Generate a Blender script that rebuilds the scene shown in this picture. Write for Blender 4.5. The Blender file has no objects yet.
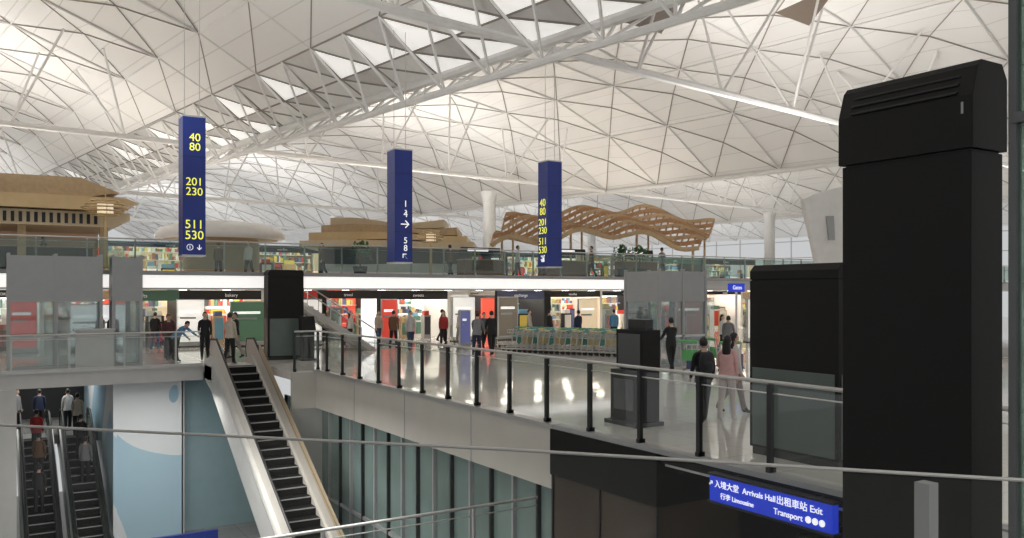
import bpy, bmesh, math, random
from mathutils import Vector, Matrix
random.seed(7)
TH=math.radians(31.94); CT,ST=math.cos(TH),math.sin(TH)
PH=math.radians(40.4); CP,SP=math.cos(PH),math.sin(PH)
# site survey: R metres to the right, D metres ahead of the viewing platform -> building axes
def W(R,D,z=0.0): return Vector((CT*R+ST*D, CT*D-ST*R, z))
def RP(p,q,z=0.0): return W(CP*p-SP*q, SP*p+CP*q, z)
scn=bpy.context.scene
scn.view_settings.view_transform='Standard'

# ------------------------------------------------------------------ materials
MATS={}
def mat(name,col,rough=.5,metal=0,emit=0,ecol=None,noise=.04,nscale=3,spec=.5):
    if name in MATS: return MATS[name]
    m=bpy.data.materials.new(name); m.use_nodes=True
    nt=m.node_tree; b=nt.nodes['Principled BSDF']
    b.inputs['Roughness'].default_value=rough; b.inputs['Metallic'].default_value=metal
    b.inputs['Specular IOR Level'].default_value=spec
    if noise>0:
        tc=nt.nodes.new('ShaderNodeTexCoord'); n=nt.nodes.new('ShaderNodeTexNoise'); n.inputs['Scale'].default_value=nscale
        r=nt.nodes.new('ShaderNodeValToRGB')
        r.color_ramp.elements[0].color=(*[max(0,c*(1-noise*2)) for c in col],1)
        r.color_ramp.elements[1].color=(*[min(1,c*(1+noise*2)) for c in col],1)
        nt.links.new(tc.outputs['Object'],n.inputs['Vector']); nt.links.new(n.outputs['Fac'],r.inputs['Fac']); nt.links.new(r.outputs['Color'],b.inputs['Base Color'])
    else: b.inputs['Base Color'].default_value=(*col,1)
    if emit>0:
        b.inputs['Emission Color'].default_value=(*(ecol or col),1); b.inputs['Emission Strength'].default_value=emit
    MATS[name]=m; return m
def brickmat(name,c1,c2,mortar,bw,bh,ms,rough,rotz=0,offset=0.0,spec=.5):
    m=bpy.data.materials.new(name); m.use_nodes=True; nt=m.node_tree; b=nt.nodes['Principled BSDF']
    tc=nt.nodes.new('ShaderNodeTexCoord'); mp=nt.nodes.new('ShaderNodeMapping'); mp.inputs['Rotation'].default_value=(0,0,rotz)
    br=nt.nodes.new('ShaderNodeTexBrick'); br.offset=offset
    br.inputs['Scale'].default_value=1; br.inputs['Brick Width'].default_value=bw; br.inputs['Row Height'].default_value=bh
    br.inputs['Mortar Size'].default_value=ms; br.inputs['Color1'].default_value=(*c1,1); br.inputs['Color2'].default_value=(*c2,1); br.inputs['Mortar'].default_value=(*mortar,1)
    nt.links.new(tc.outputs['Object'],mp.inputs['Vector']); nt.links.new(mp.outputs['Vector'],br.inputs['Vector']); nt.links.new(br.outputs['Color'],b.inputs['Base Color'])
    b.inputs['Roughness'].default_value=rough; b.inputs['Specular IOR Level'].default_value=spec
    MATS[name]=m; return m
def glass(name,tint,base=.05,graze=.5,rough=.02,haze=0,hcol=(.6,.65,.63)):
    m=bpy.data.materials.new(name); m.use_nodes=True; nt=m.node_tree
    for n in list(nt.nodes):
        if n.type!='OUTPUT_MATERIAL': nt.nodes.remove(n)
    o=nt.nodes['Material Output']; t=nt.nodes.new('ShaderNodeBsdfTransparent'); t.inputs[0].default_value=(*tint,1)
    g=nt.nodes.new('ShaderNodeBsdfGlossy'); g.inputs['Roughness'].default_value=rough
    f=nt.nodes.new('ShaderNodeLayerWeight'); f.inputs[0].default_value=.5
    pw=nt.nodes.new('ShaderNodeMath'); pw.operation='POWER'; pw.inputs[1].default_value=4
    ma=nt.nodes.new('ShaderNodeMath'); ma.operation='MULTIPLY_ADD'; ma.inputs[1].default_value=graze; ma.inputs[2].default_value=base
    nt.links.new(f.outputs['Facing'],pw.inputs[0]); nt.links.new(pw.outputs[0],ma.inputs[0])
    mx=nt.nodes.new('ShaderNodeMixShader'); nt.links.new(ma.outputs[0],mx.inputs[0]); nt.links.new(t.outputs[0],mx.inputs[1]); nt.links.new(g.outputs[0],mx.inputs[2])
    out=mx
    if haze>0:
        d=nt.nodes.new('ShaderNodeBsdfDiffuse'); d.inputs[0].default_value=(*hcol,1)
        m2=nt.nodes.new('ShaderNodeMixShader'); m2.inputs[0].default_value=haze
        nt.links.new(mx.outputs[0],m2.inputs[1]); nt.links.new(d.outputs[0],m2.inputs[2]); out=m2
    nt.links.new(out.outputs[0],o.inputs[0]); MATS[name]=m; return m

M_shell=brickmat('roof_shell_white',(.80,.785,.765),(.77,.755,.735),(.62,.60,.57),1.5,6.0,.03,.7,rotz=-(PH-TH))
M_shell_shade=brickmat('roof_shell_shaded',(.745,.73,.71),(.72,.705,.685),(.58,.56,.53),1.5,6.0,.03,.7,rotz=-(PH-TH))  # darker shell copy: shading of tilted facets put into the colour
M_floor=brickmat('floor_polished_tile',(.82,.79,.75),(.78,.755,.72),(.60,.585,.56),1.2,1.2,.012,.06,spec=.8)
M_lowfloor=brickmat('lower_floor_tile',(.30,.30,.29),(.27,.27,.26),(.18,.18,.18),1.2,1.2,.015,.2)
M_rib=mat('rib_brown_grey',(.27,.24,.215),.6)
M_acou=mat('acoustic_panel_brown',(.17,.13,.10),.7)
M_ribw=mat('rib_white',(.70,.69,.67),.5)
M_pipe=mat('tie_pipe_white',(.76,.75,.73),.45)
M_white=mat('white_paint',(.8,.79,.77),.5)
M_sky=mat('skylight_panel',(.9,.9,.88),.5,emit=.42,ecol=(1,.98,.95))
M_bandg=mat('skylight_louvre_grey',(.58,.565,.55),.5)
M_bandl=mat('skylight_louvre_light',(.76,.75,.73),.5)
M_grey=mat('grey_panel',(.36,.37,.375),.45)
M_lgrey=mat('light_grey_cladding',(.55,.55,.535),.4)
M_steel=mat('brushed_steel',(.55,.55,.54),.35,.6)
M_black=mat('black_metal',(.012,.012,.013),.38)
M_blackm=mat('black_matte',(.007,.0065,.0065),.6,spec=.3)
M_dgg=mat('dark_green_grey_panel',(.10,.125,.118),.25)
M_dark=mat('dark_void',(.02,.021,.023),.6)
M_frame=mat('dark_frame_grey',(.12,.125,.13),.4)
M_beige=mat('beige_fascia',(.60,.58,.53),.55,nscale=1)
M_tan=mat('tan_timber',(.52,.37,.21),.5,nscale=6,noise=.1)
M_gold=mat('gold_trim',(.62,.45,.24),.35,.3)
M_gold2=mat('gold_fascia_light',(.62,.50,.33),.45)
M_timber=mat('orange_timber',(.44,.24,.11),.5,nscale=8,noise=.12)
M_timberd=mat('dark_timber',(.16,.085,.045),.5,nscale=8,noise=.12)
M_blue=mat('sign_blue',(.010,.028,.19),.35,emit=.06,ecol=(.02,.05,.45))
M_blue2=mat('sign_blue_lit',(.01,.03,.40),.35,emit=.45,ecol=(.02,.06,.75))
M_yel=mat('letter_yellow',(.9,.85,.1),.5,emit=.8,ecol=(.85,.85,.1),noise=0)
M_wht=mat('letter_white',(.9,.9,.9),.5,emit=.8,noise=0)
M_shopt=mat('shop_letter_white',(.8,.8,.78),.5,emit=.3,noise=0)
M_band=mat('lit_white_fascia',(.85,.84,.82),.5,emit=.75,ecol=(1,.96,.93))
M_lamp=mat('lamp_glow',(1,.95,.85),.5,emit=14,ecol=(1,.92,.80),noise=0)
M_glass=glass('railing_glass_clear',(.92,.95,.935),.06,.5,haze=.06)
M_fglass=glass('barrier_glass',(.965,.975,.97),.02,.25,haze=.02)
M_gglass=glass('railing_glass_green',(.50,.62,.56),.09,.5,haze=.14,hcol=(.30,.42,.36))
M_eglass=glass('enclosure_glass',(.84,.89,.89),.08,.5,haze=.12,hcol=(.5,.53,.53))
M_wglass=mat('green_tinted_wall_glass',(.20,.275,.26),.12,nscale=.6,noise=.25)
M_dglass=mat('dark_bronze_glass',(.085,.065,.05),.1,nscale=.5,noise=.3)
M_green=mat('apple_green',(.12,.42,.14),.5)
M_teal2=mat('trolley_teal',(.10,.36,.36),.45)
M_leaf=mat('leaf_green',(.05,.16,.04),.6,noise=.2)

class MB:
    def __init__(s,name): s.n=name; s.v=[]; s.f=[]; s.m=[]; s.mats=[]; s.T=Matrix.Identity(4)
    def mi(s,m):
        if m not in s.mats: s.mats.append(m)
        return s.mats.index(m)
    def add(s,vs,fs,m):
        o=len(s.v); s.v+= [s.T@Vector(v) for v in vs]; k=s.mi(m)
        for f in fs: s.f.append([o+i for i in f]); s.m.append(k)
    def box(s,x0,x1,y0,y1,z0,z1,m):
        s.add([(x0,y0,z0),(x1,y0,z0),(x1,y1,z0),(x0,y1,z0),(x0,y0,z1),(x1,y0,z1),(x1,y1,z1),(x0,y1,z1)],
              [(0,3,2,1),(4,5,6,7),(0,1,5,4),(1,2,6,5),(2,3,7,6),(3,0,4,7)],m)
    def poly(s,pts,m): s.add(pts,[tuple(range(len(pts)))],m)
    def extr(s,pts,vec,m):
        n=len(pts); vec=Vector(vec); a=[Vector(p) for p in pts]; b=[p+vec for p in a]
        s.add(a+b,[tuple(range(n))[::-1],tuple(range(n,2*n))]+[(i,(i+1)%n,n+(i+1)%n,n+i) for i in range(n)],m)
    def tube(s,p1,p2,r,m,n=8,r2=None):
        p1=Vector(p1);p2=Vector(p2);d=p2-p1
        if d.length<1e-6: return
        q=d.to_track_quat('Z','Y').to_matrix(); r2=r if r2 is None else r2
        vs=[p1+q@Vector((math.cos(6.28319*i/n)*r,math.sin(6.28319*i/n)*r,0)) for i in range(n)]+[p2+q@Vector((math.cos(6.28319*i/n)*r2,math.sin(6.28319*i/n)*r2,0)) for i in range(n)]
        s.add(vs,[(i,(i+1)%n,n+(i+1)%n,n+i) for i in range(n)]+[tuple(range(n))[::-1],tuple(range(n,2*n))],m)
    def path(s,pts,r,m,n=8):
        for a,b in zip(pts[:-1],pts[1:]): s.tube(a,b,r,m,n)
    def beam(s,p1,p2,w,h,m):   # rectangular beam
        p1=Vector(p1);p2=Vector(p2);d=(p2-p1)
        x=Vector((d.y,-d.x,0)); x=x.normalized() if x.length>1e-6 else Vector((1,0,0)); u=x.cross(d).normalized()
        c=[x*w/2+u*h/2,-x*w/2+u*h/2,-x*w/2-u*h/2,x*w/2-u*h/2]
        s.add([p1+k for k in c]+[p2+k for k in c],[(3,2,1,0),(4,5,6,7)]+[(i,(i+1)%4,4+(i+1)%4,4+i) for i in range(4)],m)
    def lathe(s,prof,c,m,n=24):
        vs=[];fs=[]
        for r,z in prof:
            for i in range(n): vs.append((c[0]+r*math.cos(6.28319*i/n),c[1]+r*math.sin(6.28319*i/n),c[2]+z))
        for j in range(len(prof)-1):
            for i in range(n): fs.append((j*n+i,j*n+(i+1)%n,(j+1)*n+(i+1)%n,(j+1)*n+i))
        s.add(vs,fs,m)
    def ell(s,c,r,m,nu=14,nv=10,fn=None):
        vs=[];fs=[]
        for j in range(nv+1):
            t=math.pi*j/nv
            for i in range(nu):
                a=6.28319*i/nu; v=Vector((math.sin(t)*math.cos(a),math.sin(t)*math.sin(a),math.cos(t)))
                if fn: v=fn(v)
                vs.append((c[0]+v.x*r[0],c[1]+v.y*r[1],c[2]+v.z*r[2]))
        for j in range(nv):
            for i in range(nu): fs.append((j*nu+i,(j+1)*nu+i,(j+1)*nu+(i+1)%nu,j*nu+(i+1)%nu))
        s.add(vs,fs,m)
    def done(s,smooth=False,bevel=0,parent=None,fix=True):
        me=bpy.data.meshes.new(s.n); me.from_pydata([tuple(v) for v in s.v],[],s.f)
        for m in s.mats: me.materials.append(m)
        me.polygons.foreach_set('material_index',s.m)
        if smooth: me.polygons.foreach_set('use_smooth',[True]*len(me.polygons))
        if fix:
            bm=bmesh.new(); bm.from_mesh(me); bmesh.ops.recalc_face_normals(bm,faces=bm.faces); bm.to_mesh(me); bm.free()
        me.update(); ob=bpy.data.objects.new(s.n,me); scn.collection.objects.link(ob)
        if bevel:
            b=ob.modifiers.new('bev','BEVEL'); b.width=bevel; b.segments=2; b.limit_method='ANGLE'
        if parent: ob.parent=parent
        return ob
def text(s,loc,size,m,parent,axis='-y',name='label',sx=1):
    c=bpy.data.curves.new(name,'FONT'); c.body=s; c.size=size; c.extrude=.004; c.align_x='CENTER'; c.align_y='CENTER'
    c.materials.append(m); o=bpy.data.objects.new(name,c); scn.collection.objects.link(o)
    o.location=loc; o.rotation_euler=(math.pi/2,0,0 if axis=='-y' else -math.pi/2); o.scale=(sx,1,1)
    o.parent=parent; return o

# ------------------------------------------------------------------ roof
Z0,RISE=12.0,6.3
def zs(p):
    k=math.floor((p+14.6)/36.0); pc=3.4+36*k; t=(p-pc)/18.0
    return Z0+RISE*(1-t*t)
QA,QB=-42,186
roof=MB('ceiling_vault'); 
sky=MB('roof_skylight_band')
lat=MB('roof_lattice_ribs')
cell=6.0
nq=int((QB-QA)/cell)
e=1e-3
for k in range(-1,4):
    pa=3.4+36*k-18
    for i in range(6):
        p0=pa+i*6;p1=p0+6;pm=p0+3
        cut=(k==0 and i==5)
        if cut: p1=p0+3.0
        for j in range(nq):
            q0=QA+j*cell;q1=q0+cell
            A=RP(p0,q0,zs(p0+e));B=RP(p1,q0,zs(p1-e));C=RP(p1,q1,zs(p1-e));Dd=RP(p0,q1,zs(p0+e))
            if cut:
                roof.poly([A,B,C,Dd],M_shell); lat.tube(A,C,.035,M_rib,4); lat.tube(A,B,.06,M_ribw,4); continue
            Mm=RP(pm,(q0+q1)/2,zs(pm)+.22)
            s1,s2=(M_shell,M_shell_shade) if random.random()<.7 else (M_shell,M_shell)
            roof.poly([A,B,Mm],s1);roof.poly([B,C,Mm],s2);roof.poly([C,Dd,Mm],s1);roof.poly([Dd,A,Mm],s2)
            if q0>130 and k>1: continue
            dn=Vector((0,0,-.05)); A+=dn;B+=dn;C+=dn;Dd+=dn;Mm=Mm+dn
            for X,Y in ((A,Mm),(Mm,C),(Dd,Mm),(Mm,B)): lat.tube(X,Y,.034,M_rib,4)
            lat.tube(A,B,.065,M_ribw,4)
            if i<5: lat.tube(B,C,.05,M_ribw,4)
    lat.tube(RP(pa,QA,Z0-.1),RP(pa,QB,Z0-.1),.22,M_ribw,8)
bp=[18.4,20.0,21.4,23.2]; bz=[zs(18.4)-.0,12.75,12.0,12.9]
L=3.0
for j in range(int((QB-QA)/L)):
    q0=QA+j*L;q1=q0+L;qm=(q0+q1)/2
    for i in range(3):
        a0=RP(bp[i],q0,bz[i]);a1=RP(bp[i],q1,bz[i]);b0=RP(bp[i+1],q0,bz[i+1]);b1=RP(bp[i+1],q1,bz[i+1])
        m1=M_bandg if (i+j)%2==0 else M_bandl; m2=M_bandl if random.random()<.4 else M_sky
        sky.poly([a0,b0,a1],m1); sky.poly([b0,b1,a1],m2)
        for x,y in ((a0,b0),(b0,a1),(a0,a1)): sky.tube(x,y,.055,M_rib,4)
    lo=RP(20.6,qm,10.9); lo2=RP(20.6,qm+L,10.9)
    sky.tube(lo,lo2,.15,M_bandl,6)
    for c in (RP(18.4,q0,bz[0]),RP(18.4,q1,bz[0]),RP(23.2,q0,bz[3]),RP(23.2,q1,bz[3])): sky.tube(lo,c,.065,M_bandl,5)
roof.done(fix=False); lat.done(fix=False); sky.done(fix=False)
tie=MB('roof_tie_truss')
for k in range(0,4):
    pa=3.4+36*k-18
    for q in (-6,24,54,84,114):
        tie.tube(RP(pa,q,Z0),RP(pa+36,q,Z0),.18,M_pipe,8)
        for i in range(1,6):
            p=pa+6*i; c=RP(p,q,Z0)
            for dq,dp in ((-3,-2),(3,-2),(0,3)) if i%2 else ((-3,2),(3,2)):
                tie.tube(c,RP(p+dp,q+dq,zs(p+dp)-.1),.07,M_pipe,6)
        if q==24 and k==1:
            for i in (1,3,5):
                p=pa+6*i
                tie.poly([RP(p-1.6,q,zs(p)-1.6),RP(p+1.6,q,zs(p)-1.6),RP(p+.5,q-2.4,zs(p)-.25)],M_acou)
tie.done(fix=False)
for R,D in ((-2.1,79),(30.3,100),(-21.5,104),(-48,80),(12,128)):
    m=MB('roof_column'); c=W(R,D,0)
    m.lathe([(.75,3.3),(.75,3.6),(.62,3.7),(.60,10.6),(.66,11.5),(.8,12.0)],c,M_lgrey,20); m.box(c.x-.9,c.x+.9,c.y-.9,c.y+.9,-.01,3.35,M_lgrey); m.done(smooth=False)

# ------------------------------------------------------------------ slabs, floors, walls
f=MB('floor')
f.box(9.64,95,-8,95,-.28,0,M_floor); f.box(-40,9.64,32.2,95,-.28,0,M_floor); f.box(8.68,9.64,27.8,32.2,-.28,0,M_floor)
f.done()
f=MB('floor_viewing_platform'); f.box(-6,5.2,-6,1.55,.75,1.0,M_lgrey); f.box(5.9,9.6,-6,5.6,-.3,-.0,M_lgrey); f.done()
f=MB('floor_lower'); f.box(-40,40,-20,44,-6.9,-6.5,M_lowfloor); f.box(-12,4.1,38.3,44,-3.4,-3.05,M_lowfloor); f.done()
f=MB('trim_floor_fascia')
f.box(-40,6.8,32.12,32.2,-.55,.06,M_lgrey); f.box(-40,6.8,32.05,32.12,-.06,.0,M_steel)
f.box(9.5,9.62,13.75,27.8,-1.25,-.04,M_beige); f.box(8.68,9.5,27.68,27.8,-1.25,-.04,M_beige)
for b in (17,20.6,24.2): f.box(9.49,9.5,b,b+.02,-1.25,-.04,M_grey)
f.box(9.45,9.66,13.7,27.8,-.05,.03,M_steel); f.box(9.45,9.66,2,13.7,-.05,.03,M_grey)
f.box(9.5,9.62,-2,10.6,-.2,-.04,M_blackm)
f.done()
w=MB('wall_lower_glazed')
b=10.7
w.box(9.75,9.8,13.75,32,-6.5,-1.25,M_wglass)
k=0
while b<32:
    if b>13.8: w.box(9.66,9.76,b,b+.07,-6.5,-1.25,M_grey if k%2 else M_black)
    b+=.95;k+=1
w.box(9.68,9.78,13.75,32,-4.2,-4.1,M_grey)
w.box(8.68,9.75,27.75,27.85,-6.5,-1.25,M_lgrey)
w.done()
w=MB('wall_mural')
mm=bpy.data.materials.new('mural_blue_white'); mm.use_nodes=True; nt=mm.node_tree; bs=nt.nodes['Principled BSDF']
tc=nt.nodes.new('ShaderNodeTexCoord'); mp=nt.nodes.new('ShaderNodeMapping'); mp.inputs['Scale'].default_value=(.30,.25,.14); mp.inputs['Rotation'].default_value=(0,.5,0); mp.inputs['Location'].default_value=(.7,0,.3)
nz=nt.nodes.new('ShaderNodeTexNoise'); nz.inputs['Scale'].default_value=1.0; nz.inputs['Detail'].default_value=0
cr=nt.nodes.new('ShaderNodeValToRGB'); cr.color_ramp.interpolation='CONSTANT'
cr.color_ramp.elements[0].color=(.36,.55,.68,1); cr.color_ramp.elements[1].color=(.80,.84,.86,1); cr.color_ramp.elements[1].position=.46
e2=cr.color_ramp.elements.new(.57); e2.color=(.45,.64,.76,1)
nt.links.new(tc.outputs['Object'],mp.inputs[0]); nt.links.new(mp.outputs[0],nz.inputs['Vector']); nt.links.new(nz.outputs['Fac'],cr.inputs[0]); nt.links.new(cr.outputs[0],bs.inputs['Base Color']); bs.inputs['Roughness'].default_value=.4
M_teal=mat('teal_wall',(.28,.41,.45),.5)
w.box(4.1,6.4,33.6,33.8,-6.5,-.3,mm); w.box(6.4,9.7,34.2,34.4,-6.5,-.3,M_teal); w.box(6.35,6.45,33.6,34.3,-6.5,-.3,M_lgrey)
w.box(4.0,4.12,33.5,44,-6.5,-.3,mm)
w.done()
w=MB('wall_left_pier'); w.box(.2,.95,31.9,34,-6.5,-.55,M_lgrey); w.box(-8,-.2,33,33.2,-6.5,-.55,M_lgrey); w.box(-.2,.2,32.4,33.2,-6.5,-.55,M_dark); w.done()
w=MB('wall_lower_back'); w.box(-12,4.1,43.8,44,-3.4,-.3,M_dark); w.box(10.5,40,13.8,14,-6.5,-.3,M_dark); w.box(22,22.2,-20,14,-6.5,-.3,M_dark); w.done()
w=MB('service_core'); w.box(9.45,11.5,10.65,13.75,-.95,-.06,M_blackm); w.box(9.5,11.4,10.7,13.7,-6.5,-.95,M_dglass)
for b in (10.66,12.2,13.68): w.box(9.47,9.5,b,b+.05,-6.5,-.95,M_black)
w.done()

# mezzanine
m=MB('mezzanine_slab')
m.box(-40,95,34.1,75,2.78,3.36,M_white); m.done()
m=MB('trim_mezzanine_fascia')
y=34.0
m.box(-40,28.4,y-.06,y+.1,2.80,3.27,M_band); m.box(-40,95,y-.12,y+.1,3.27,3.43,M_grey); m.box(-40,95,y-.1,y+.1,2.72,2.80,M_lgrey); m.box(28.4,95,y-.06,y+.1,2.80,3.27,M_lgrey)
m.done()
def railing(name,p0,p1,z0,h,sp,pm,gm,pw=.05,rr=.03,off=0,low=.08,pd=None,zb=None):
    p0=Vector((*p0,0));p1=Vector((*p1,0));d=p1-p0;Ln=d.length;d.normalize();nrm=Vector((-d.y,d.x,0))
    r=MB(name); t=off
    zb=z0 if zb is None else zb
    while t<=Ln+.01:
        c=p0+d*t
        r.T=Matrix.Translation(c)@Matrix.Rotation(math.atan2(d.y,d.x),4,'Z')
        r.box(-pw/2,pw/2,-.02,.05,zb,z0+h-.03,pm); r.box(-pw/2,pw/2,-.07,.07,z0-.02,z0+.1,pm)
        r.T=Matrix.Identity(4); t+=sp
    a=Vector((*p0[:2],z0+h)); b=Vector((*p1[:2],z0+h)); r.tube(a,b,rr,M_steel,10)
    g=nrm*-.03
    r.add([p0+g+Vector((0,0,z0+low)),p1+g+Vector((0,0,z0+low)),p1+g+Vector((0,0,z0+h-.07)),p0+g+Vector((0,0,z0+h-.07))],[(0,1,2,3)],gm)
    a=Vector((*p0[:2],z0+h-.16)); b=Vector((*p1[:2],z0+h-.16)); r.tube(a,b,.012,M_steel,6)
    return r.done(fix=False)
railing('mezzanine_railing',(-40,34.0),(95,34.0),3.42,1.18,1.6,M_steel,M_gglass)
railing('walkway_railing',(9.6,2.7),(9.6,27.8),0,1.32,1.42,M_black,M_glass,pw=.075,off=0,zb=-.05)
railing('walkway_railing',(8.8,27.75),(9.6,27.75),0,1.32,.8,M_black,M_glass,pw=.07)
railing('bridge_railing',(-40,32.25),(6.75,32.25),0,1.2,1.7,M_steel,M_glass,pw=.06)
railing('lower_railing',(-4,14.2),(9.45,14.2),-2.6,1.1,3.0,M_steel,M_fglass,pw=.05)
f=MB('floor_lower_bridge'); f.box(-4,9.4,14.1,14.35,-2.75,-2.6,M_grey); f.done()

# foreground glass barrier of the viewing platform
g=MB('platform_glass_barrier')
pts=[(-4.2,3.88),(-1.94,3.22),(-.03,2.72),(1.37,2.27),(3.4,1.62)]
for (r0,d0),(r1,d1) in zip(pts[:-1],pts[1:]):
    a=W(r0,d0);b=W(r1,d1)
    g.add([(a.x,a.y,1.05),(b.x,b.y,1.05),(b.x,b.y,2.09),(a.x,a.y,2.09)],[(0,1,2,3)],M_fglass)
    g.tube((a.x,a.y,2.1),(b.x,b.y,2.1),.0055,M_steel,6)
    g.tube((a.x,a.y,1.03),(b.x,b.y,1.03),.03,M_steel,6)
for r0,d0 in ((1.16,2.38),(-3.3,3.65)):
    a=W(r0,d0); g.box(a.x-.022,a.x+.022,a.y-.022,a.y+.022,.8,2.07,M_grey)
g.done(fix=False)

# ------------------------------------------------------------------ escalators
def escalator(name,ac,bt,zt,zb,w=1.0,side=.38,mats=None,clad=.9):
    ml,mr,mi_=mats; T=math.tan(math.radians(30)); run=(zt-zb)/T
    e=MB(name); n=int(run/.4)
    for i in range(n+1):
        y=bt-.4*i; z=zt-.4*T*i
        e.box(ac-w/2,ac+w/2,y-.4,y+.02,z-.35,zt-.005 if i==0 else z,M_blackm)
        e.box(ac-w/2,ac+w/2,y-.405,y-.385,z-.03,z+.004,M_grey)
    e.box(ac-w/2,ac+w/2,bt,bt+1.2,zt-.3,zt+.012,M_steel)
    e.box(ac-w/2-side,ac+w/2+side,bt+.0,bt+1.2,zt-.5,zt-.02,M_grey)
    for sgn,mo in ((-1,ml),(1,mr)):
        xi=ac+sgn*w/2; xo=ac+sgn*(w/2+side)
        x0,x1=sorted((xi,xo))
        hc=.32
        prof=[(bt+1.2,zt-.5),(bt+1.2,zt+.18),(bt+.3,zt+hc),(bt-run,zb+hc),(bt-run-1.0,zb+hc),(bt-run-1.0,zb-.3),(bt-run,zb-clad),(bt,zt-clad)]
        e.extr([(x0,y,z) for y,z in prof],(x1-x0,0,0),mo)
        xb=xi+sgn*.10
        p2=[(bt+1.2,zt+.1),(bt+1.35,zt+.5),(bt+1.2,zt+.86),(bt+.3,zt+.9),(bt-run,zb+.95),(bt-run-1,zb+.9),(bt-run-1.1,zb+.5),(bt-run-1,zb+.1),(bt-run,zb+.2),(bt+.3,zt+.2)]
        e.extr([(xb-.02,y,z) for y,z in p2],(.04,0,0),mi_)
        e.path([(xb,y,z) for y,z in [(bt+1.15,zt+.15),(bt+1.36,zt+.5),(bt+1.2,zt+.9),(bt+.3,zt+.94),(bt-run,zb+.99),(bt-run-1,zb+.94),(bt-run-1.15,zb+.5)]],.04,M_black,8)
        e.beam((xo-sgn*.03,bt+.3,zt+hc+.02),(xo-sgn*.03,bt-run,zb+hc+.02),.06,.05,M_steel)
    return e.done()
M_tanpanel=mat('tan_balustrade',(.50,.40,.27),.4)
M_cream=mat('cream_cladding',(.58,.555,.51),.4)
es=escalator('escalator',7.78,31.1,0.0,-6.5,w=1.12,side=.34,mats=(M_lgrey,M_cream,M_cream))
e_=MB('advert_strip'); 
T=math.tan(math.radians(30))
e_.extr([(8.405,30.6,.47),(8.405,30.6,.84),(8.405,21.0,.84-9.6*T),(8.405,21.0,.47-9.6*T)],(.01,0,0),M_tanpanel); e_.done(parent=es)
M_dclad=mat('dark_cladding',(.07,.07,.075),.35)
escalator('escalator',3.2,37.9,-3.05,-6.5,w=.8,side=.22,mats=(M_dclad,M_dclad,M_gglass))
escalator('escalator',1.75,37.9,-3.05,-6.5,w=.8,side=.22,mats=(M_dclad,M_dclad,M_gglass))
escalator('escalator',13.0,9.0,-2.6,-6.5,w=.9,side=.3,mats=(M_dclad,M_dclad,M_gglass))

# ------------------------------------------------------------------ air supply towers
def tower(name,a0,a1,b0,b1,z0,h,grille=True,mm=M_blackm,base=False):
    t=MB(name); hd=.72 if grille else .25; o=.025 if grille else .0
    t.box(a0+.03,a1-.03,b0+.03,b1-.03,z0,z0+.12,M_black)
    t.box(a0,a1,b0,b1,z0+.12,h-hd,mm)
    t.box(a0+.02,a1-.02,b0+.02,b1-.02,h-hd,h-hd+.015,M_black)
    prof=[(a0-o,h-hd+.015),(a0-o,h-.40*hd),(a0+.05,h-.05),(a0+.10,h),(a1-.05,h),(a1+o,h-.12),(a1+o,h-hd+.015)]
    t.extr([(x,b0-o,z) for x,z in prof],(0,b1-b0+2*o,0),mm)
    if grille:
        for i in range(3):
            z=h-.10-i*.07; x=a0+.035-.026*i
            t.box(x-.02,x+.05,b0+.1,b1-.1,z-.03,z-.012,M_black)
        t.box(a0-o-.004,a0-o+.004,b0+.05,b0+.07,h-.6*hd,h-.47*hd,M_grey)
    if base:
        t.box(a0-.012,a0,b0+.06,b1-.06,z0+.16,z0+(h-z0)*.46,M_dgg); t.box(a0+.06,a1-.06,b0-.012,b0,z0+.16,z0+(h-z0)*.46,M_dgg)
    return t.done(bevel=.012)
tower('air_supply_tower',6.6,7.05,3.76,4.94,0,4.45)
tower('air_supply_tower',10.6,11.3,8.0,9.69,0,3.05,False,base=True)
tower('air_supply_tower',9.35,10.75,32.75,33.35,0,3.5,False,base=True)
g=MB('glass_partition'); a0=6.7; 
for b in (3.5,2.2): g.box(a0-.0,a0+.08,b-.03,b+.03,0,7.5,M_frame)
g.box(a0+.03,a0+.05,2.2,3.5,0.1,7.5,M_gglass); g.box(a0-.01,a0+.09,2.2,3.5,7.4,7.5,M_frame); g.box(a0-.01,a0+.09,2.2,3.5,3.9,3.98,M_frame); g.done()

def enclosure(name,x0,x1,y0,y1,z0,hb,ht,posts=3):
    e=MB(name)
    for i in range(posts):
        x=x0+(x1-x0)*i/(posts-1)
        for y in (y0,y1): e.box(x-.05,x+.05,y-.05,y+.05,z0,ht,M_grey)
    for y in (y0,y1):
        e.box(x0,x1,y-.03,y+.03,hb,ht-.08,M_grey); e.box(x0,x1,y-.012,y+.012,z0+.1,hb,M_eglass)
        e.box(x0,x1,y-.05,y+.05,z0+1.05,z0+1.12,M_steel)
    for x in (x0,x1):
        e.box(x-.03,x+.03,y0,y1,hb,ht-.08,M_grey); e.box(x-.012,x+.012,y0,y1,z0+.1,hb,M_eglass)
    e.box(x0-.06,x1+.06,y0-.06,y1+.06,z0,z0+.1,M_grey); e.box(x0,x1,y0,y1,ht-.12,ht-.08,M_lgrey)
    return e.done(fix=False)
enclosure('lift_enclosure',.75,3.55,33.0,33.8,0,2.3,3.95,3)
enclosure('lift_enclosure',3.95,4.85,33.0,33.8,0,2.3,3.95,2)
enclosure('lift_enclosure',20.0,22.2,22.4,24.2,0,2.3,3.45,3)
e=MB('service_counter'); e.box(2.7,3.9,32.5,32.56,.0,1.3,M_lgrey); e.box(2.65,3.95,32.45,32.9,1.3,1.36,M_steel); e.box(2.75,3.85,32.56,32.88,0,1.3,M_grey); e.done()

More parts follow.
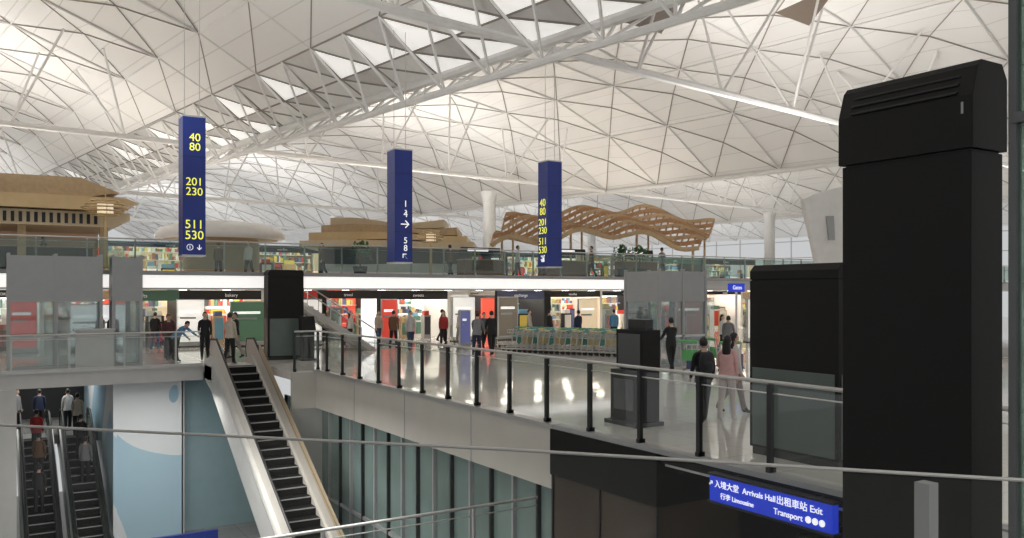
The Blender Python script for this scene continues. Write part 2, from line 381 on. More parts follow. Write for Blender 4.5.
# ------------------------------------------------------------------ hanging signs
def hsign(a,b,z0,z1,lines,face):
    s=MB('hanging_direction_sign'); h=.375
    s.box(a-h,a+h,b-h,b+h,z0,z1,M_blue)
    s.box(a-h-.015,a+h+.015,b-h-.015,b+h+.015,z1,z1+.05,M_steel); s.box(a-h-.015,a+h+.015,b-h-.015,b+h+.015,z0-.05,z0,M_steel)
    for z in (5.0,6.15,7.3): s.box(a-h-.004,a+h+.004,b-h-.004,b+h+.004,z-.008,z+.008,M_black)
    for dx in (-.25,.25): s.tube((a+dx,b,z1),(a+dx,b,13.0),.012,M_steel,5)
    o=s.done()
    for i,(t,z,sz,m,dx) in enumerate(lines):
        if face=='-y': text(t,(a+dx,b-h-.012,z),sz,m,o,'-y','label_%d'%i)
        else: text(t,(a-h-.012,b-dx,z),sz,m,o,'-x','label_%d'%i)
    return o
hsign(6.2,31,3.92,8.66,[('40',7.95,.38,M_yel,.02),('80',7.62,.38,M_yel,.02),('201',6.42,.38,M_yel,0),('230',6.08,.38,M_yel,0),('511',4.95,.42,M_yel,0),('530',4.58,.42,M_yel,0),('ⓘ ↓',4.16,.26,M_wht,0)],'-y')
hsign(14.07,31,3.82,8.22,[('1',6.1,.36,M_wht,.08),('-',5.88,.3,M_wht,.08),('4',5.70,.36,M_wht,.08),('→',5.3,.5,M_wht,.05),('5',4.66,.34,M_wht,.08),('8',4.36,.34,M_wht,.08),('↖',4.06,.36,M_wht,.05)],'-y')
hsign(21.3,31,3.76,8.36,[('40',6.55,.46,M_yel,0),('80',6.17,.46,M_yel,0),('201',5.70,.43,M_yel,0),('230',5.33,.43,M_yel,0),('511',4.86,.43,M_yel,0),('530',4.48,.43,M_yel,0),('✈',4.1,.3,M_wht,0)],'-x')

s=MB('lit_wayfinding_sign'); s.box(9.26,9.38,7.08,9.25,-.50,-.12,M_blue2); s.box(9.24,9.40,7.05,9.28,-.12,-.09,M_black); s.box(9.24,9.40,7.05,9.28,-.53,-.50,M_black)
for b in (7.4,8.9): s.box(9.38,9.5,b-.02,b+.02,-.2,-.1,M_black)
o=s.done()
text('⇗ 入境大堂  Arrivals Hall',(9.245,8.62,-.24),.12,M_wht,o,'-x','label_1'); text('行李 Limousine',(9.245,8.7,-.40),.10,M_wht,o,'-x','label_2')
text('出租車站 Exit',(9.245,7.6,-.24),.13,M_wht,o,'-x','label_3'); text('Transport ●●●',(9.245,7.6,-.40),.12,M_wht,o,'-x','label_4')
s=MB('blue_sign_board'); s.box(3.9,6.6,28.9,29.05,-6.4,-5.2,M_blue); s.box(4.2,4.26,28.95,29.0,-6.5,-5.3,M_steel); s.box(6.2,6.26,28.95,29.0,-6.5,-5.3,M_steel); o=s.done(); text('Arrivals',(5.2,28.88,-5.7),.4,M_wht,o,'-y','label_1')

# ------------------------------------------------------------------ shops beneath mezzanine
pal=[(.62,.05,.04),(.75,.72,.66),(.10,.22,.16),(.55,.36,.18),(.08,.10,.22),(.70,.55,.10),(.35,.12,.08),(.8,.8,.8),(.05,.05,.06),(.15,.35,.5)]
PM=[mat('goods_%d'%i,c,.5) for i,c in enumerate(pal)]
PE=[mat('shop_glow_backwall_%d'%i,c,.6,emit=e3,ecol=c) for i,(c,e3) in enumerate([((.9,.88,.84),.8),((.75,.10,.06),.8),((.8,.62,.42),.65),((.9,.9,.9),1.0),((.25,.16,.10),.4),((.45,.5,.52),.5)])]  # walls emit their own colour, standing in for lit interiors
HD=[M_dark,M_dark,M_dark,M_gold2,PM[2],M_dark,PM[0],M_dark,M_dark,M_white,PM[4],M_dark]
names=['DUTY FREE','coffee','BOOKS','pharmacy','gifts','bakery','fashion','travel','sweets','tea house','exchange','noodles']
def shop(x0,x1,y,z0,h,k,back,name='shop_front'):
    s=MB(name); dpt=3.2; hh=random.uniform(.3,.6)
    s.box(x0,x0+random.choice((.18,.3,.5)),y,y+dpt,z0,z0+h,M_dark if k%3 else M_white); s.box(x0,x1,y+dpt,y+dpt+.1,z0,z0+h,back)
    s.box(x0+.18,x1,y-.02,y+.12,z0+h-hh,z0+h-.04,HD[k%len(HD)])
    s.box(x0+.3,x1-.2,y+.6,y+.9,z0+h-.12,z0+h-.06,M_lamp); s.box(x0+.3,x1-.2,y+1.8,y+2.0,z0+h-.12,z0+h-.06,M_lamp)
    for r in range(4):
        z=z0+.35+.52*r
        s.box(x0+.3,x1-.1,y+dpt-.45,y+dpt-.02,z-.03,z,M_white)
        x=x0+.35
        while x<x1-.35:
            wd=random.uniform(.08,.26); s.box(x,x+wd*.9,y+dpt-.4,y+dpt-.1,z,z+random.uniform(.15,.46),random.choice(PM)); x+=wd
    for i in range(6):
        xx=random.uniform(x0+.3,x1-1.0); yy=y+random.uniform(.2,2.0); hz=random.uniform(.8,1.7); ww=random.uniform(.3,.9)
        s.box(xx,xx+ww,yy,yy+.4,z0,z0+hz,random.choice([M_white,M_tan,M_dark,M_dark,M_grey])); s.box(xx+.05,xx+ww-.05,yy-.01,yy,z0+.2,z0+hz-.1,random.choice(PM)); s.box(xx+.05,xx+ww-.1,yy+.05,yy+.35,z0+hz,z0+hz+.25,random.choice(PM))
    s.box(x0+.18,x0+1.3,y+.0,y+.04,z0,z0+h-.5,M_eglass)
    if k%2: s.box(x1-.9,x1-.02,y+.0,y+.1,z0,z0+h-.5,[PE[1],PE[3],PE[2]][k%3])
    o=s.done(); text(names[k%len(names)],((x0+x1)/2+random.uniform(-.5,.5),y-.04,z0+h-.04-hh/2),hh*.45,M_shopt if HD[k%len(HD)] is not M_white else M_dark,o,'-y'); return o
x=-8; k=0
wd=[4.2,3.4,2.6,3.6,2.4,4.0,3.0,3.4,4.4,3.2,3.6,4.4,4,5,4,5,4,5,5]
bk=[0,1,3,0,2,3,5,1,0,5,3,2,3,0,2,1,0,3,0]
for w_ in wd:
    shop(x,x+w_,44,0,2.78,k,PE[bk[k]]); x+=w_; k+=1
for i in range(10):
    shop(-8+i*7,-1+i*7,56,3.36,2.4,k+i+1,PE[4 if i%2 else 2],'upper_shop_front')
lamps=MB('ceiling_downlights')
for a in range(-10,60,2):
    for b in (36,39,42): 
        lamps.box(a-.15,a+.15,b-.15,b+.15,2.74,2.775,M_lamp)
lamps.done()
def poster(R,D,w_,h,col,z0=.25,name='poster_stand'):
    c=W(R,D); s=MB(name); mcol=mat('poster_%s'%str(col),col,.4,emit=.55,ecol=col)
    s.box(c.x-w_/2-.04,c.x+w_/2+.04,c.y,c.y+.12,0,z0+h+.05,M_lgrey); s.box(c.x-w_/2,c.x+w_/2,c.y-.015,c.y,z0,z0+h,mcol)
    s.box(c.x-w_/2-.1,c.x+w_/2+.1,c.y-.15,c.y+.25,0,.05,M_black); s.box(c.x-w_/2+.1,c.x+w_/2-.2,c.y-.02,c.y-.015,z0+h*.7,z0+h*.76,M_wht); s.box(c.x-w_/2+.1,c.x+w_/2-.35,c.y-.02,c.y-.015,z0+h*.55,z0+h*.6,M_grey)
    return s.done()
poster(-21.0,36.5,1.0,2.0,(.75,.04,.02)); poster(-18.5,38,2.2,1.8,(.8,.83,.85)); poster(-6.2,43,.8,2.0,(.6,.06,.04)); poster(-2.6,46,1.3,2.1,(.85,.84,.8)); poster(-2.2,40,.5,1.5,(.12,.13,.3))
poster(-12.9,41.5,1.6,1.9,(.06,.12,.07)); poster(9.6,46,1.8,2.0,(.25,.08,.06)); poster(13,45,1.4,2.0,(.75,.72,.65)); poster(-10.0,42,1.2,2,(.86,.84,.8)); poster(-15.5,41,1.2,2.0,(.9,.89,.85)); poster(-.2,47,1.2,2.1,(.14,.12,.09)); poster(4.2,47,1.2,2.0,(.75,.6,.4))
s=MB('blue_gate_sign'); c=W(10.6,40,0); s.box(c.x-.5,c.x+.5,c.y,c.y+.12,2.65,3.05,M_blue2); s.tube((c.x,c.y+.06,0),(c.x,c.y+.06,2.65),.05,M_steel); o=s.done(); text('Gates',(c.x,c.y-.01,2.85),.26,M_wht,o)

# ------------------------------------------------------------------ mezzanine level pavilions
s=MB('tan_canopy_pavilion')
s.extr([(-12,39,5.35),(4.6,39,5.35),(5.3,39,5.65),(5.3,39,5.95),(-12,39,5.95)],(0,7,0),M_gold2)
for i in range(60): s.box(-12+i*.27,-12+i*.27+.12,38.95,39.0,5.45,5.85,M_dark)
s.extr([(-12,38.6,6.0),(3.8,38.6,6.0),(5.6,38.6,6.35),(5.1,38.6,6.55),(-12,38.6,6.55)],(0,7.6,0),M_gold)
s.extr([(-12,39.0,6.55),(3.6,39.0,6.55),(4.9,39.0,6.8),(3.4,39.0,7.35),(-12,39.0,7.2)],(0,7,0),M_tan)
for a in (-10,-6,-2,1.2,4.2): s.box(a,a+.3,39.4,39.7,3.36,5.4,M_tan)
s.box(-12,4.6,44,44.2,3.36,5.4,PE[4]); s.box(-12,4,40.2,40.9,3.36,4.5,M_dark); s.box(-12,4.1,40.1,41,4.5,4.56,M_tan)
s.done()
def ringlamp(a,b,z,r):
    s=MB('ring_pendant_lamp')
    for i,(k,dz) in enumerate(((.55,.0),(.8,.14),(1.0,.28),(.82,.42),(.6,.56))):
        s.lathe([(r*k,dz),(r*k+.05,dz+.03),(r*k,dz+.07),(r*k-.06,dz+.03),(r*k,dz)],(a,b,z),M_gold,28)
    s.lathe([(.0,.05),(r*.35,.1),(r*.35,.5),(0,.55)],(a,b,z),mat('pendant_glow',(.9,.8,.6),.5,emit=.6,ecol=(1,.8,.55)),20)
    for i in range(4):
        t=i*math.pi/2; s.tube((a+r*.6*math.cos(t),b+r*.6*math.sin(t),z),(a+r*.6*math.cos(t),b+r*.6*math.sin(t),z+.6),.015,M_gold,5)
    s.tube((a,b,z+.5),(a,b,z+1.2),.02,M_gold,6); s.box(a-.05,a+.05,b-.05,b+.05,3.36,z+.1,M_gold)
    s.done()
ringlamp(4.2,37.6,5.7,.85)
c=W(-4.2,44); ringlamp(c.x,c.y,5.2,.7)
c=W(-17.6,51.5); s=MB('white_dome_pavilion')
s.lathe([(3.3,0),(3.7,.1),(3.75,.3),(3.5,.65),(2.6,.95),(1.2,1.1),(0,1.15)],(c.x,c.y,5.8),M_white,40); s.lathe([(2.2,-2.44),(2.2,0),(3.3,0)],(c.x,c.y,5.8),mat('warm_drum',(.45,.33,.2),.5),40); s.done(smooth=True)
s=MB('ribbon_canopy_pavilion')
def ribbon(R0,R1,D,dd,z0f,z1f,mm_,n=28):
    for i in range(n):
        r0=R0+(R1-R0)*i/n; r1=R0+(R1-R0)*(i+1)/n; t0=i/n;t1=(i+1)/n
        P=[W(r0,D+.8*math.sin(t0*7),z0f(t0)),W(r1,D+.8*math.sin(t1*7),z0f(t1)),W(r1,D+.8*math.sin(t1*7),z1f(t1)),W(r0,D+.8*math.sin(t0*7),z1f(t0))]
        s.extr(P,tuple(W(0,dd)),mm_)
ribbon(-12,-2.2,48,6,lambda t:5.2+.1*math.sin(t*6),lambda t:5.55+.1*math.sin(t*6),M_gold2)
ribbon(-11.6,-2.6,48.5,5,lambda t:5.6+.1*math.sin(t*5),lambda t:6.0+.15*math.sin(t*5+.3),M_gold)
ribbon(-11,-3.2,49,5,lambda t:6.05+.1*math.sin(t*5),lambda t:6.45+.2*math.sin(t*6+.2),M_tan)
ribbon(-10.6,-4,49.6,4,lambda t:6.5+.15*math.sin(t*6.1),lambda t:6.85+.22*math.sin(t*6.1+.6),M_gold2)
ribbon(-11.5,-2.4,50.5,.3,lambda t:3.36,lambda t:5.3,mat('dark_timber_screen',(.12,.09,.06),.5))
ribbon(-11,-3,49.5,.4,lambda t:3.36,lambda t:4.3,M_white)
s.done()
# wavy timber canopy: separate undulating ribs, staggered, stepping up toward the back
s=MB('wavy_timber_canopy')
def wz(t,i):
    base=5.35+.25*i
    env=.9*math.sin(min(1,t*1.1)*math.pi*.62)-2.3*max(0,t-.62)
    return base+env+.36*math.sin(t*19+i*.95)*(1-.35*t)
def wc(t,i): return W(-1.2+(14.2-.2*(8-i))*t+.1*i, 49+.75*i+3.0*t, wz(t,i))
for i in range(9):
    n=60; prev=None
    for k in range(n+1):
        c=wc(k/n,i)
        if prev: s.beam(prev,c,.22,.26,M_timber if i%2 else M_tan)
        prev=c
for k in range(0,31):
    t=k/30
    for i in range(8): s.beam(wc(t,i),wc(t,i+1),.09,.09,M_timber)
for t in (.04,.36,.68,.96):
    for i in (1,7):
        c=wc(t,i); s.tube((c.x,c.y,3.3),(c.x,c.y,c.z),.07,M_tan)
s.done(fix=False)
for R,w_ in ((-1.5,2.5),(3.2,3),(7.5,2.5)):
    s=MB('restaurant_counter'); c=W(R,47.2+R*.28); s.box(c.x-w_/2,c.x+w_/2,c.y,c.y+.9,3.36,4.4,M_timberd); s.box(c.x-w_/2-.05,c.x+w_/2+.05,c.y-.05,c.y+.95,4.4,4.46,M_tan)
    s.box(c.x-w_/2,c.x-w_/2+.06,c.y+.4,c.y+.46,4.46,5.0,M_dark); s.box(c.x+w_/2-.06,c.x+w_/2,c.y+.4,c.y+.46,4.46,5.0,M_dark); s.box(c.x-w_/2+.4,c.x+w_/2-.8,c.y+.38,c.y+.48,4.9,5.05,M_wht); s.box(c.x-w_/2,c.x+w_/2,c.y+.42,c.y+.5,4.8,5.12,M_dark); s.done()
for R,D in ((5.9,45.4),(6.9,45.9),(-7.5,42)):
    s=MB('potted_shrub'); c=W(R,D,3.36); s.lathe([(.0,0),(.28,0),(.36,.55),(.32,.55),(.30,.5),(0,.5)],c,M_dark,16)
    for i in range(260):
        th=random.uniform(0,6.28); ph=random.uniform(-.4,1.5); r=random.uniform(.25,.6); p=c+Vector((r*math.cos(th)*math.cos(ph),r*math.sin(th)*math.cos(ph),1.15+r*math.sin(ph)*1.1))
        d=Vector((random.uniform(-1,1),random.uniform(-1,1),random.uniform(-.3,1))).normalized()*.14; q=d.cross(Vector((random.random(),random.random(),1))).normalized()*.05
        s.poly([p,p+d*.5+q,p+d,p+d*.5-q],M_leaf)
    s.tube(c+Vector((0,0,.4)),c+Vector((0,0,1.2)),.04,M_timberd,6); s.done(fix=False)
s=MB('white_angled_wall'); P=[W(14.2,38.8,2.9),W(17,38.2,2.9),W(17,38.2,7.9),W(14.0,38.8,7.2),W(13.35,38.9,6.9)]
s.extr(P,tuple(W(0,.5)),M_white); s.extr([W(14.4,38.6,5.0),W(14.65,38.55,5.0),W(14.6,38.55,6.1),W(14.3,38.6,6.1)],tuple(W(0,.2)),M_grey)
for R in (14.6,16.5): c=W(R,38.9); s.tube((c.x,c.y,0),(c.x,c.y,3.0),.12,M_white)
s.done()
g=MB('window_far')
for i in range(40):
    c0=RP(140,-30+i*5.5,0); c1=RP(140,-30+i*5.5,13); g.tube(c0,c1,.12,M_lgrey,6)
for z in (3,6,9,12): g.tube(RP(140,-30,z),RP(140,186,z),.1,M_lgrey,6)
g.done(fix=False)

# ------------------------------------------------------------------ trolleys
def trolley(s,M,col):
    s.T=M
    for x in (-.27,.27):
        s.tube((x*.75,-.5,.14),(x,.35,.16),.022,M_steel,6); s.tube((x,.35,.16),(x,.48,.95),.022,M_steel,6); s.tube((x*.75,-.5,.09),(x*.75,-.46,.14),.02,M_black,6)
        s.tube((x*.95-.02,.3,.07),(x*.95+.02,.3,.07),.07,M_black,10)
    s.tube((-.02,-.45,.06),(.02,-.45,.06),.06,M_black,10)
    s.tube((-.2,-.5,.14),(.2,-.5,.14),.018,M_steel,6); s.tube((-.29,.5,.98),(.29,.5,.98),.04,col,8)
    for y in (-.3,-.1,.1): s.tube((-.22,y,.15),(.22,y,.15),.012,M_steel,5)
    s.box(-.25,.25,.37,.41,.42,.74,col)
    for z in (.72,.86): s.tube((-.25,.12,z),(.25,.12,z),.012,M_steel,5); 
    for x in (-.25,-.08,.08,.25): s.tube((x,.12,.72),(x,.44,.70),.01,M_steel,5); s.tube((x,.12,.72),(x,.12,.86),.01,M_steel,5)
    s.T=Matrix.Identity(4)
M_cr=mat('trolley_cream',(.70,.60,.36),.5)
for r,(R0,D0,R1,D1,cc,c2) in enumerate(((.0,37.5,4.3,34.8,M_cr,M_teal2),(.2,39.0,4.7,36.2,M_teal2,M_cr),(-.2,40.5,4.9,37.6,M_green,M_teal2))):
    s=MB('luggage_trolley_row'); n=20
    for i in range(n):
        t=i/(n-1); c=W(R0+(R1-R0)*t,D0+(D1-D0)*t); d=W(R1-R0,D1-D0); ang=math.atan2(d.y,d.x)-math.pi/2
        trolley(s,Matrix.Translation(c)@Matrix.Rotation(ang,4,'Z'),cc if i%3 else c2)
    s.done(fix=False)
for R,D,a in ((5.9,27.2,1.9),(6.9,26.6,2.2),(7.1,28.2,1.2)):
    s=MB('luggage_trolley'); trolley(s,Matrix.Translation(W(R,D))@Matrix.Rotation(a,4,'Z')@Matrix.Scale(1.1,4),M_green)
    c=W(R,D); s.box(c.x-.22,c.x+.2,c.y-.25,c.y+.22,.17,.7,PM[4]); s.done(fix=False)
s=MB('self_service_kiosk'); c=W(2.42,16.9)
s.box(c.x-.35,c.x+.35,c.y-.5,c.y+.5,0,.08,M_black); s.box(c.x-.25,c.x+.3,c.y-.42,c.y+.42,.08,1.08,M_blackm); s.box(c.x-.2,c.x+.25,c.y-.5,c.y+.3,1.12,1.88,M_blackm); s.box(c.x-.15,c.x+.2,c.y-.4,c.y+.25,1.08,1.12,M_black); s.box(c.x-.21,c.x-.2,c.y-.43,c.y+.23,1.2,1.8,M_dclad)
s.box(c.x-.02,c.x+.2,c.y-.35,c.y+.15,1.88,2.08,M_black); s.box(c.x-.27,c.x-.25,c.y-.3,c.y+.3,.3,.9,M_dclad); s.done(bevel=.01)
s=MB('self_service_kiosk'); c=W(-7.9,32.8)
s.box(c.x-.3,c.x+.3,c.y-.3,c.y+.3,0,.08,M_black); s.box(c.x-.22,c.x+.22,c.y-.2,c.y+.2,.08,1.1,M_blackm); s.extr([(c.x-.28,c.y-.25,1.1),(c.x-.28,c.y+.2,1.1),(c.x-.28,c.y+.2,1.7),(c.x-.28,c.y+.0,1.7)],(.56,0,0),M_blackm); s.done(bevel=.01)
s=MB('staircase'); 
for i in range(16):
    s.box(11.0+i*.26,11.26+i*.26+.03,36.2,37.8,2.55-i*.17,2.7-i*.17,M_lgrey)
for y in (36.2,37.8):
    s.beam((11.0,y,2.62),(15.2,y,-.05),.06,.25,M_lgrey); s.tube((11.0,y,3.6),(15.2,y,.95),.03,M_steel)
    for i in range(5): s.tube((11+i*1.05,y,2.6-i*.67),(11+i*1.05,y,3.6-i*.66),.02,M_steel,6)
s.done(fix=False)

# ------------------------------------------------------------------ people
SK=mat('skin',(.60,.40,.30),.5); HR=mat('hair_black',(.012,.010,.009),.45); EW=mat('eye_white',(.8,.8,.78),.3,noise=0); EB=mat('eye_dark',(.02,.012,.01),.2,noise=0); LP=mat('lips',(.42,.16,.13),.5); SH=mat('shoe_dark',(.03,.03,.032),.5); SHW=mat('shoe_white',(.6,.6,.6),.5)
def cloth(c): return mat('cloth_%02d_%02d_%02d'%tuple(int(x*99) for x in c),c,.8,nscale=12,noise=.08)
BLK=(.018,.018,.02); NAVY=(.02,.03,.07); WHT=(.6,.59,.57); PNK=(.70,.42,.41); GRY=(.22,.22,.23); CRM=(.52,.46,.38); BLU=(.10,.28,.50); DEN=(.05,.08,.15); RED=(.4,.04,.04); BRN=(.16,.09,.05)
def person(R,D,face=0,h=1.7,top=BLK,bot=BLK,z=0.0,stride=12,knee=8,armL=(5,15),armR=(5,15),lean=0,hair='short',female=False,bag=None,short=False,headdown=0,shoe=None,xy=None):
    def dv(al,x=0): a=math.radians(al); return Vector((x,-math.sin(a),-math.cos(a))).normalized()
    ln=math.radians(lean); up=Vector((0,-math.sin(ln),math.cos(ln)))
    P=Vector((0,0,.92)); V=[];E=[];Rd=[];cat=[]
    def v(p,r): V.append(Vector(p)); Rd.append(r); return len(V)-1
    def e(a,b,c): E.append((a,b)); cat.append(c)
    sw=.155 if female else .175
    p=v(P,.125); wst=v(P+up*.15,.105 if female else .12); ch=v(P+up*.33,.125 if female else .14); nb=v(P+up*.49,.062); nk=v(P+up*.56,.05); hd=v(P+up*.64,.055)
    e(p,wst,'t');e(wst,ch,'t');e(ch,nb,'t');e(nb,nk,'s');e(nk,hd,'s')
    hands=[]
    for sg,(au,af) in ((-1,armL),(1,armR)):
        S=P+up*.45+Vector((sg*sw,0,0)); s_=v(S,.066); e(nb,s_,'t')
        El=S+dv(au,sg*.12)*.28; el=v(El,.050); e(s_,el,'t')
        Wr=El+dv(af,-sg*.02)*.245; wr=v(Wr,.032); mid=v((El+Wr)/2,.044); c='s' if short else 't'; e(el,mid,c); e(mid,wr,c)
        Ha=Wr+dv(af)*.07; ha=v(Ha,.026); e(wr,ha,'s'); hands.append((sg,Wr,Ha,dv(af)))
    lowest=9
    for sg,st in ((-1,stride),(1,-stride)):
        Hp=P+Vector((sg*.085,0,-.06)); hp=v(Hp,.105); e(p,hp,'b')
        Kn=Hp+dv(st,sg*.03)*.40; kn=v(Kn,.074); th=v((Hp+Kn)/2,.092); e(hp,th,'b'); e(th,kn,'b')
        kk=st-(knee*2.2 if st<0 else knee*.6); An=Kn+dv(kk)*.40; cf=v(Kn+(An-Kn)*.4,.068); an=v(An,.052); e(kn,cf,'b'); e(cf,an,'b'); lowest=min(lowest,An.z)
        pit=max(0,-kk-5)*.6; fd=Vector((0,-math.cos(math.radians(pit)),-math.sin(math.radians(pit))))
        bl=v(An+fd*.11+Vector((0,0,-.045)),.038); to=v(An+fd*.18+Vector((0,0,-.05)),.026); hl=v(An+Vector((0,.03,-.045)),.036); e(an,bl,'f'); e(bl,to,'f'); e(an,hl,'f')
    me=bpy.data.meshes.new('tmp'); me.from_pydata([tuple(x) for x in V],E,[]); ob=bpy.data.objects.new('tmp',me); scn.collection.objects.link(ob)
    sm=ob.modifiers.new('s','SKIN'); sm.use_smooth_shade=True
    for i,sv in enumerate(me.skin_vertices[0].data): sv.radius=(Rd[i],Rd[i]); sv.use_root=(i==0)
    ss=ob.modifiers.new('u','SUBSURF'); ss.levels=1; ss.render_levels=1
    bpy.context.view_layer.update(); dg=bpy.context.evaluated_depsgraph_get(); ev=ob.evaluated_get(dg); em=ev.to_mesh()
    vs=[x.co.copy() for x in em.vertices]; fs=[tuple(q.vertices) for q in em.polygons]; ev.to_mesh_clear()
    bpy.data.objects.remove(ob); 
    mt={'t':cloth(top),'b':cloth(bot),'s':SK,'f':(shoe or SH)}
    def near(c):
        best=1e9;bi=0;bp_=None
        for i,(a,b) in enumerate(E):
            A=V[a];B=V[b];d=B-A; t=max(0,min(1,(c-A).dot(d)/d.length_squared)); q=A+d*t; dd=(c-q).length-(Rd[a]*(1-t)+Rd[b]*t)
            if dd<best: best=dd;bi=i;bp_=q
        return bi,bp_
    for i,x in enumerate(vs):
        bi,q=near(x)
        if cat[bi]=='t' and bi<3: x.y=q.y+(x.y-q.y)*.78
    M=MB('person'); M.v=list(vs)
    for f_ in fs:
        c=sum((vs[i] for i in f_),Vector())/len(f_); bi,_=near(c); M.f.append(list(f_)); M.m.append(M.mi(mt[cat[bi]]))
    def ring(ctr,rx,ry,n=16): return [ctr+Vector((rx*math.cos(6.28319*i/n),0,0))+Vector((0,math.cos(ln),math.sin(ln)))*(ry*math.sin(6.28319*i/n)) for i in range(n)]
    hem=-.10 if not female else -.06
    rs=ring(P+up*hem,.186,.14)+ring(P+up*.05,.172,.128)+ring(P+up*.2,.145,.11)+ring(P+up*.36,.165,.115)+ring(P+up*.44,.13,.085); n=16
    M.add(rs,[(j*n+i,j*n+(i+1)%n,(j+1)*n+(i+1)%n,(j+1)*n+i) for j in range(4) for i in range(n)],mt['t'])
    hdn=math.radians(headdown+lean*.6)
    HM=Matrix.Translation(P+up*.665+Vector((0,-.012,.01)))@Matrix.Rotation(hdn,4,'X'); M.T=HM
    def hf(w_): 
        x,y,z_=w_
        if z_<0: k=1-.28*z_*z_; x*=k; y=y*(1-.12*z_*z_)-(.12*abs(z_) if y<0 else -.0)
        return Vector((x,y,z_))
    M.ell((0,0,0),(.076,.094,.117),SK,16,12,hf)
    M.add([(-.013,-.088,.0-.028),(.013,-.088,-.028),(0,-.118,-.03),(0,-.09,.018)],[(0,1,2),(0,2,3),(1,3,2),(0,3,1)],SK)
    for sg in (-1,1):
        M.ell((sg*.03,-.082,.005),(.014,.010,.008),EW,8,6); M.ell((sg*.03,-.090,.005),(.006,.005,.006),EB,6,5); M.ell((sg*.078,.005,-.01),(.012,.02,.03),SK,8,6)
        M.box(sg*.03-.017,sg*.03+.017,-.094,-.084,.022,.028,HR)
    M.box(-.024,.024,-.099,-.086,-.058,-.048,LP)
    def hh(w_):
        x,y,z_=w_
        if z_<.35 and y<-.05: y=max(y,-.30); x*=.96; z_=max(z_,-.1 if abs(x)>.8 else .2)
        return Vector((x,y,max(z_,-.55)))
    M.ell((0,.010,.018),(.086,.102,.116),HR,16,12,hh)
    if hair=='long':
        L_=[(.078,.055,-.02),(.086,.055,-.10),(.094,.05,-.20),(.088,.04,-.30),(.05,.025,-.38)]
        vs2=[]
        for rx,ry,z_ in L_:
            for i in range(12): vs2.append((rx*math.cos(i*math.pi/6),.065+ry*math.sin(i*math.pi/6),z_))
        M.add(vs2,[(j*12+i,j*12+(i+1)%12,(j+1)*12+(i+1)%12,(j+1)*12+i) for j in range(4) for i in range(12)]+[tuple(range(48,60))],HR)
    if hair=='bun': M.ell((0,.11,.04),(.04,.04,.04),HR,8,6)
    M.T=Matrix.Identity(4)
    for sg,Wr,Ha,d in hands:
        sx=Vector((0,1,0)) if abs(d.y)<.7 else Vector((0,0,-1)); sx=(sx-d*sx.dot(d)).normalized(); inn=Vector((-sg,0,0))
        for k,(o_,l_) in enumerate(((-.024,.062),(-.008,.072),(.008,.068),(.023,.052))):
            a=Ha+sx*o_-d*.01; b=a+d*l_*.55+inn*.006; c=b+d*l_*.4+inn*.016
            M.tube(a,b,.0095,SK,6,.0085); M.tube(b,c,.0085,SK,6,.006)
        a=Wr+d*.03-sx*.02; b=a-sx*.028+d*.03; M.tube(a,b,.011,SK,6,.009); M.tube(b,b+d*.028-sx*.004,.009,SK,6,.007)
    if bag:
        c=P+up*.30+Vector((0,.17,0)); bmt=cloth(bag)
        M.ell(c,(.15,.10,.22),bmt,14,10,lambda w_:Vector((math.copysign(abs(w_.x)**.6,w_.x),math.copysign(abs(w_.y)**.7,w_.y),math.copysign(abs(w_.z)**.75,w_.z))))
        M.ell(c+Vector((0,.09,-.06)),(.10,.04,.10),bmt,10,8)
        for sg in (-1,1):
            pp=[c+Vector((sg*.1,-.04,.18)),P+up*.50+Vector((sg*.10,0,.02)),P+up*.40+Vector((sg*.11,-.125,0)),P+up*.22+Vector((sg*.13,-.11,0)),c+Vector((sg*.13,-.03,-.12))]
            M.path(pp,.018,bmt,6)
    ob=M.done(smooth=True)
    k=h/1.70; sh=.085-lowest
    loc=W(R,D,z) if xy is None else Vector((xy[0],xy[1],z))
    ob.scale=(k,k,k); ob.rotation_euler=(0,0,-TH+math.radians(face)); ob.location=loc+Vector((0,0,sh*k))
    return ob
person(3.85,17.1,190,1.68,BLK,BLK,stride=14,bag=(.03,.03,.035),armL=(-5,20),armR=(10,30))
person(4.38,17.3,150,1.70,PNK,(.58,.50,.48),female=True,hair='long',stride=8,shoe=SHW,armL=(0,10),armR=(15,60))
person(4.8,18.4,100,1.72,WHT,(.25,.2,.2),female=True,hair='long',stride=16)
person(5.2,27.8,200,1.76,BLK,BLK,stride=12,armL=(30,60),armR=(30,60))
person(8.4,33,160,1.7,GRY,DEN,stride=15); person(8.9,36,60,1.66,WHT,BLK,female=True,hair='long')
person(-1.42,34.2,170,1.80,GRY,NAVY,stride=10,lean=14,armL=(35,60),armR=(30,55)); person(-.85,35.2,200,1.84,BLK,BLK,stride=14,armL=(20,50),armR=(10,40))
person(-1.3,39.3,30,1.68,(.10,.11,.14),BLK,stride=12); person(-4.6,38.5,20,1.78,WHT,DEN,stride=16); person(-5.5,39.5,170,1.76,BRN,BLK,stride=10)
person(-3.3,41,0,1.72,RED,BLK,stride=12,female=True,hair='long'); person(-3.7,45,90,1.7,GRY,BLK); person(-6.6,42,40,1.7,CRM,DEN,female=True,hair='long'); person(1.9,43.5,120,1.7,BLK,DEN); person(3.3,42.2,220,1.72,NAVY,BLK); person(-2.7,44,300,1.7,WHT,GRY)
person(.9,44.5,70,1.7,CRM,BLK,female=True,hair='bun'); person(6.9,44,0,1.7,GRY,BLK); person(5.4,45,180,1.7,BLU,BLK)
person(0,0,165,1.84,CRM,BLK,xy=(7.72,31.95),female=True,hair='bun',stride=6,armL=(5,25),armR=(15,70))
person(-12.0,33.2,20,1.82,BLK,BLK,stride=8,armL=(10,60),armR=(5,25)); person(-11.0,33.8,320,1.80,BLK,(.35,.33,.3),female=True,hair='short')
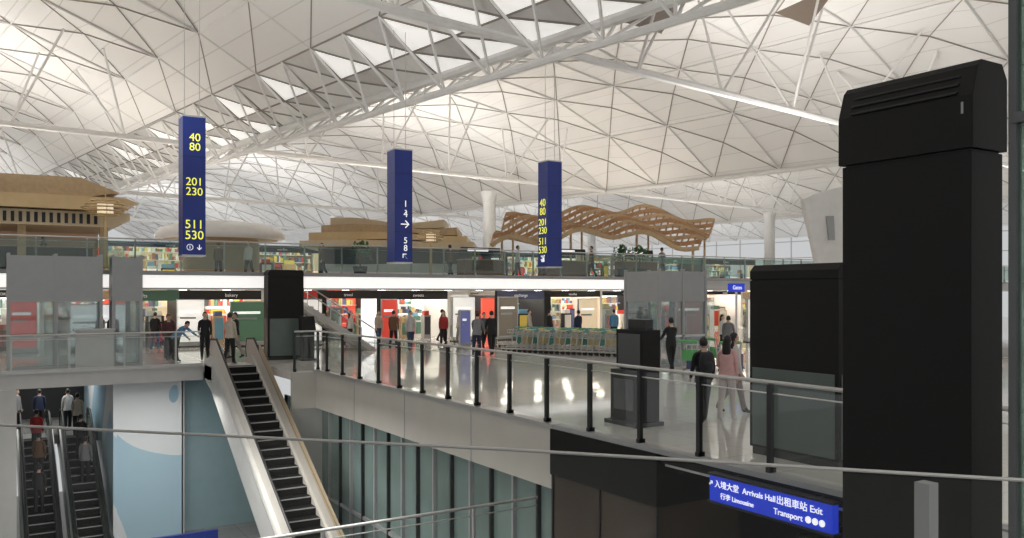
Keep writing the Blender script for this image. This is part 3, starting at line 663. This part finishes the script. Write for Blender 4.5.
person(-13.3,32.9,40,1.74,(.12,.05,.05),BLK,stride=10); person(-12.8,32.4,70,1.74,BLU,BLK,lean=48,armL=(45,50),armR=(55,60),stride=12,headdown=10)
person(-13.7,33.9,10,1.75,BLK,BLK,stride=8); person(-17.6,37.5,30,1.7,BLK,BLK); person(-18.2,37.6,350,1.7,GRY,BLK,hair='long',female=True); person(-9.6,34.6,200,1.7,GRY,DEN); person(-16.2,38.6,180,1.7,BLK,DEN)
person(-7.9,41.5,120,1.7,WHT,BLK,female=True,hair='long'); person(-7.0,46,30,1.7,NAVY,BLK); person(7.9,39,240,1.7,CRM,DEN); person(-12.2,36.8,60,1.7,WHT,DEN)
for R,D in ((-20.5,37.2),(-9.5,42.5),(-3.2,43.8),(-14.5,42),(.3,44.5),(4.2,45.0),(1.6,44.9),(8.2,46.5),(-12.7,41)): person(R,D,random.randint(0,360),1.7,random.choice([BLK,WHT,BLU,BRN,GRY]),BLK,z=3.36)
Tn=math.tan(math.radians(30))
for a,b,c_ in ((3.2,37.6,CRM),(3.2,36.4,BLK),(3.25,35.2,GRY),(1.75,36.9,RED),(1.75,35.5,BRN),(1.7,34.2,BLK),(3.0,39.5,WHT),(2.0,40,NAVY),(1.2,40.5,GRY)):
    zz=-3.05 if b>37.9 else -3.05-math.floor((37.9-b)/.4)*.4*Tn
    person(0,0,190 if b<37.9 else random.randint(0,360),1.66,c_,BLK,z=zz,xy=(a,b-.05),stride=3,knee=2)

# ------------------------------------------------------------------ lights
def area(loc,sx,sy,pw,rot=(math.pi,0,0),col=(1,.97,.93),name='uplight'):
    l=bpy.data.lights.new(name,'AREA'); l.shape='RECTANGLE'; l.size=sx; l.size_y=sy; l.energy=pw; l.color=col
    o=bpy.data.objects.new(name,l); scn.collection.objects.link(o); o.location=loc; o.rotation_euler=rot; return o
for p in (3,39,75,111):
    for q in (-10,25,60,95,130):
        area(RP(p,q,6.9),9,9,{3:2000,39:1550,75:1650,111:1600}[p])
for loc,sx,sy,pw in (((5,23,-.6),3,5,380),((4,15,-.6),5,3,160),((5.2,30.5,-.9),2.4,1.5,110),((2,40,-.35),3,3,90),((15,6,-.35),2,4,25)):
    area(loc,sx,sy,pw,rot=(0,0,0),name='lower_fill')  # unseen fill panels added to brighten the dim lower hall
wd_=bpy.data.worlds.new('w'); scn.world=wd_; wd_.use_nodes=True; bg=wd_.node_tree.nodes['Background']; bg.inputs[0].default_value=(.86,.87,.88,1); bg.inputs[1].default_value=.66

# ------------------------------------------------------------------ camera
cd=bpy.data.cameras.new('cam'); cd.sensor_width=36; cd.lens=36*850/1024; cd.shift_y=24/1024; cd.clip_end=600
cam=bpy.data.objects.new('cam',cd); scn.collection.objects.link(cam); cam.location=(0,0,2.6); cam.rotation_euler=(math.pi/2,0,-TH); scn.camera=cam
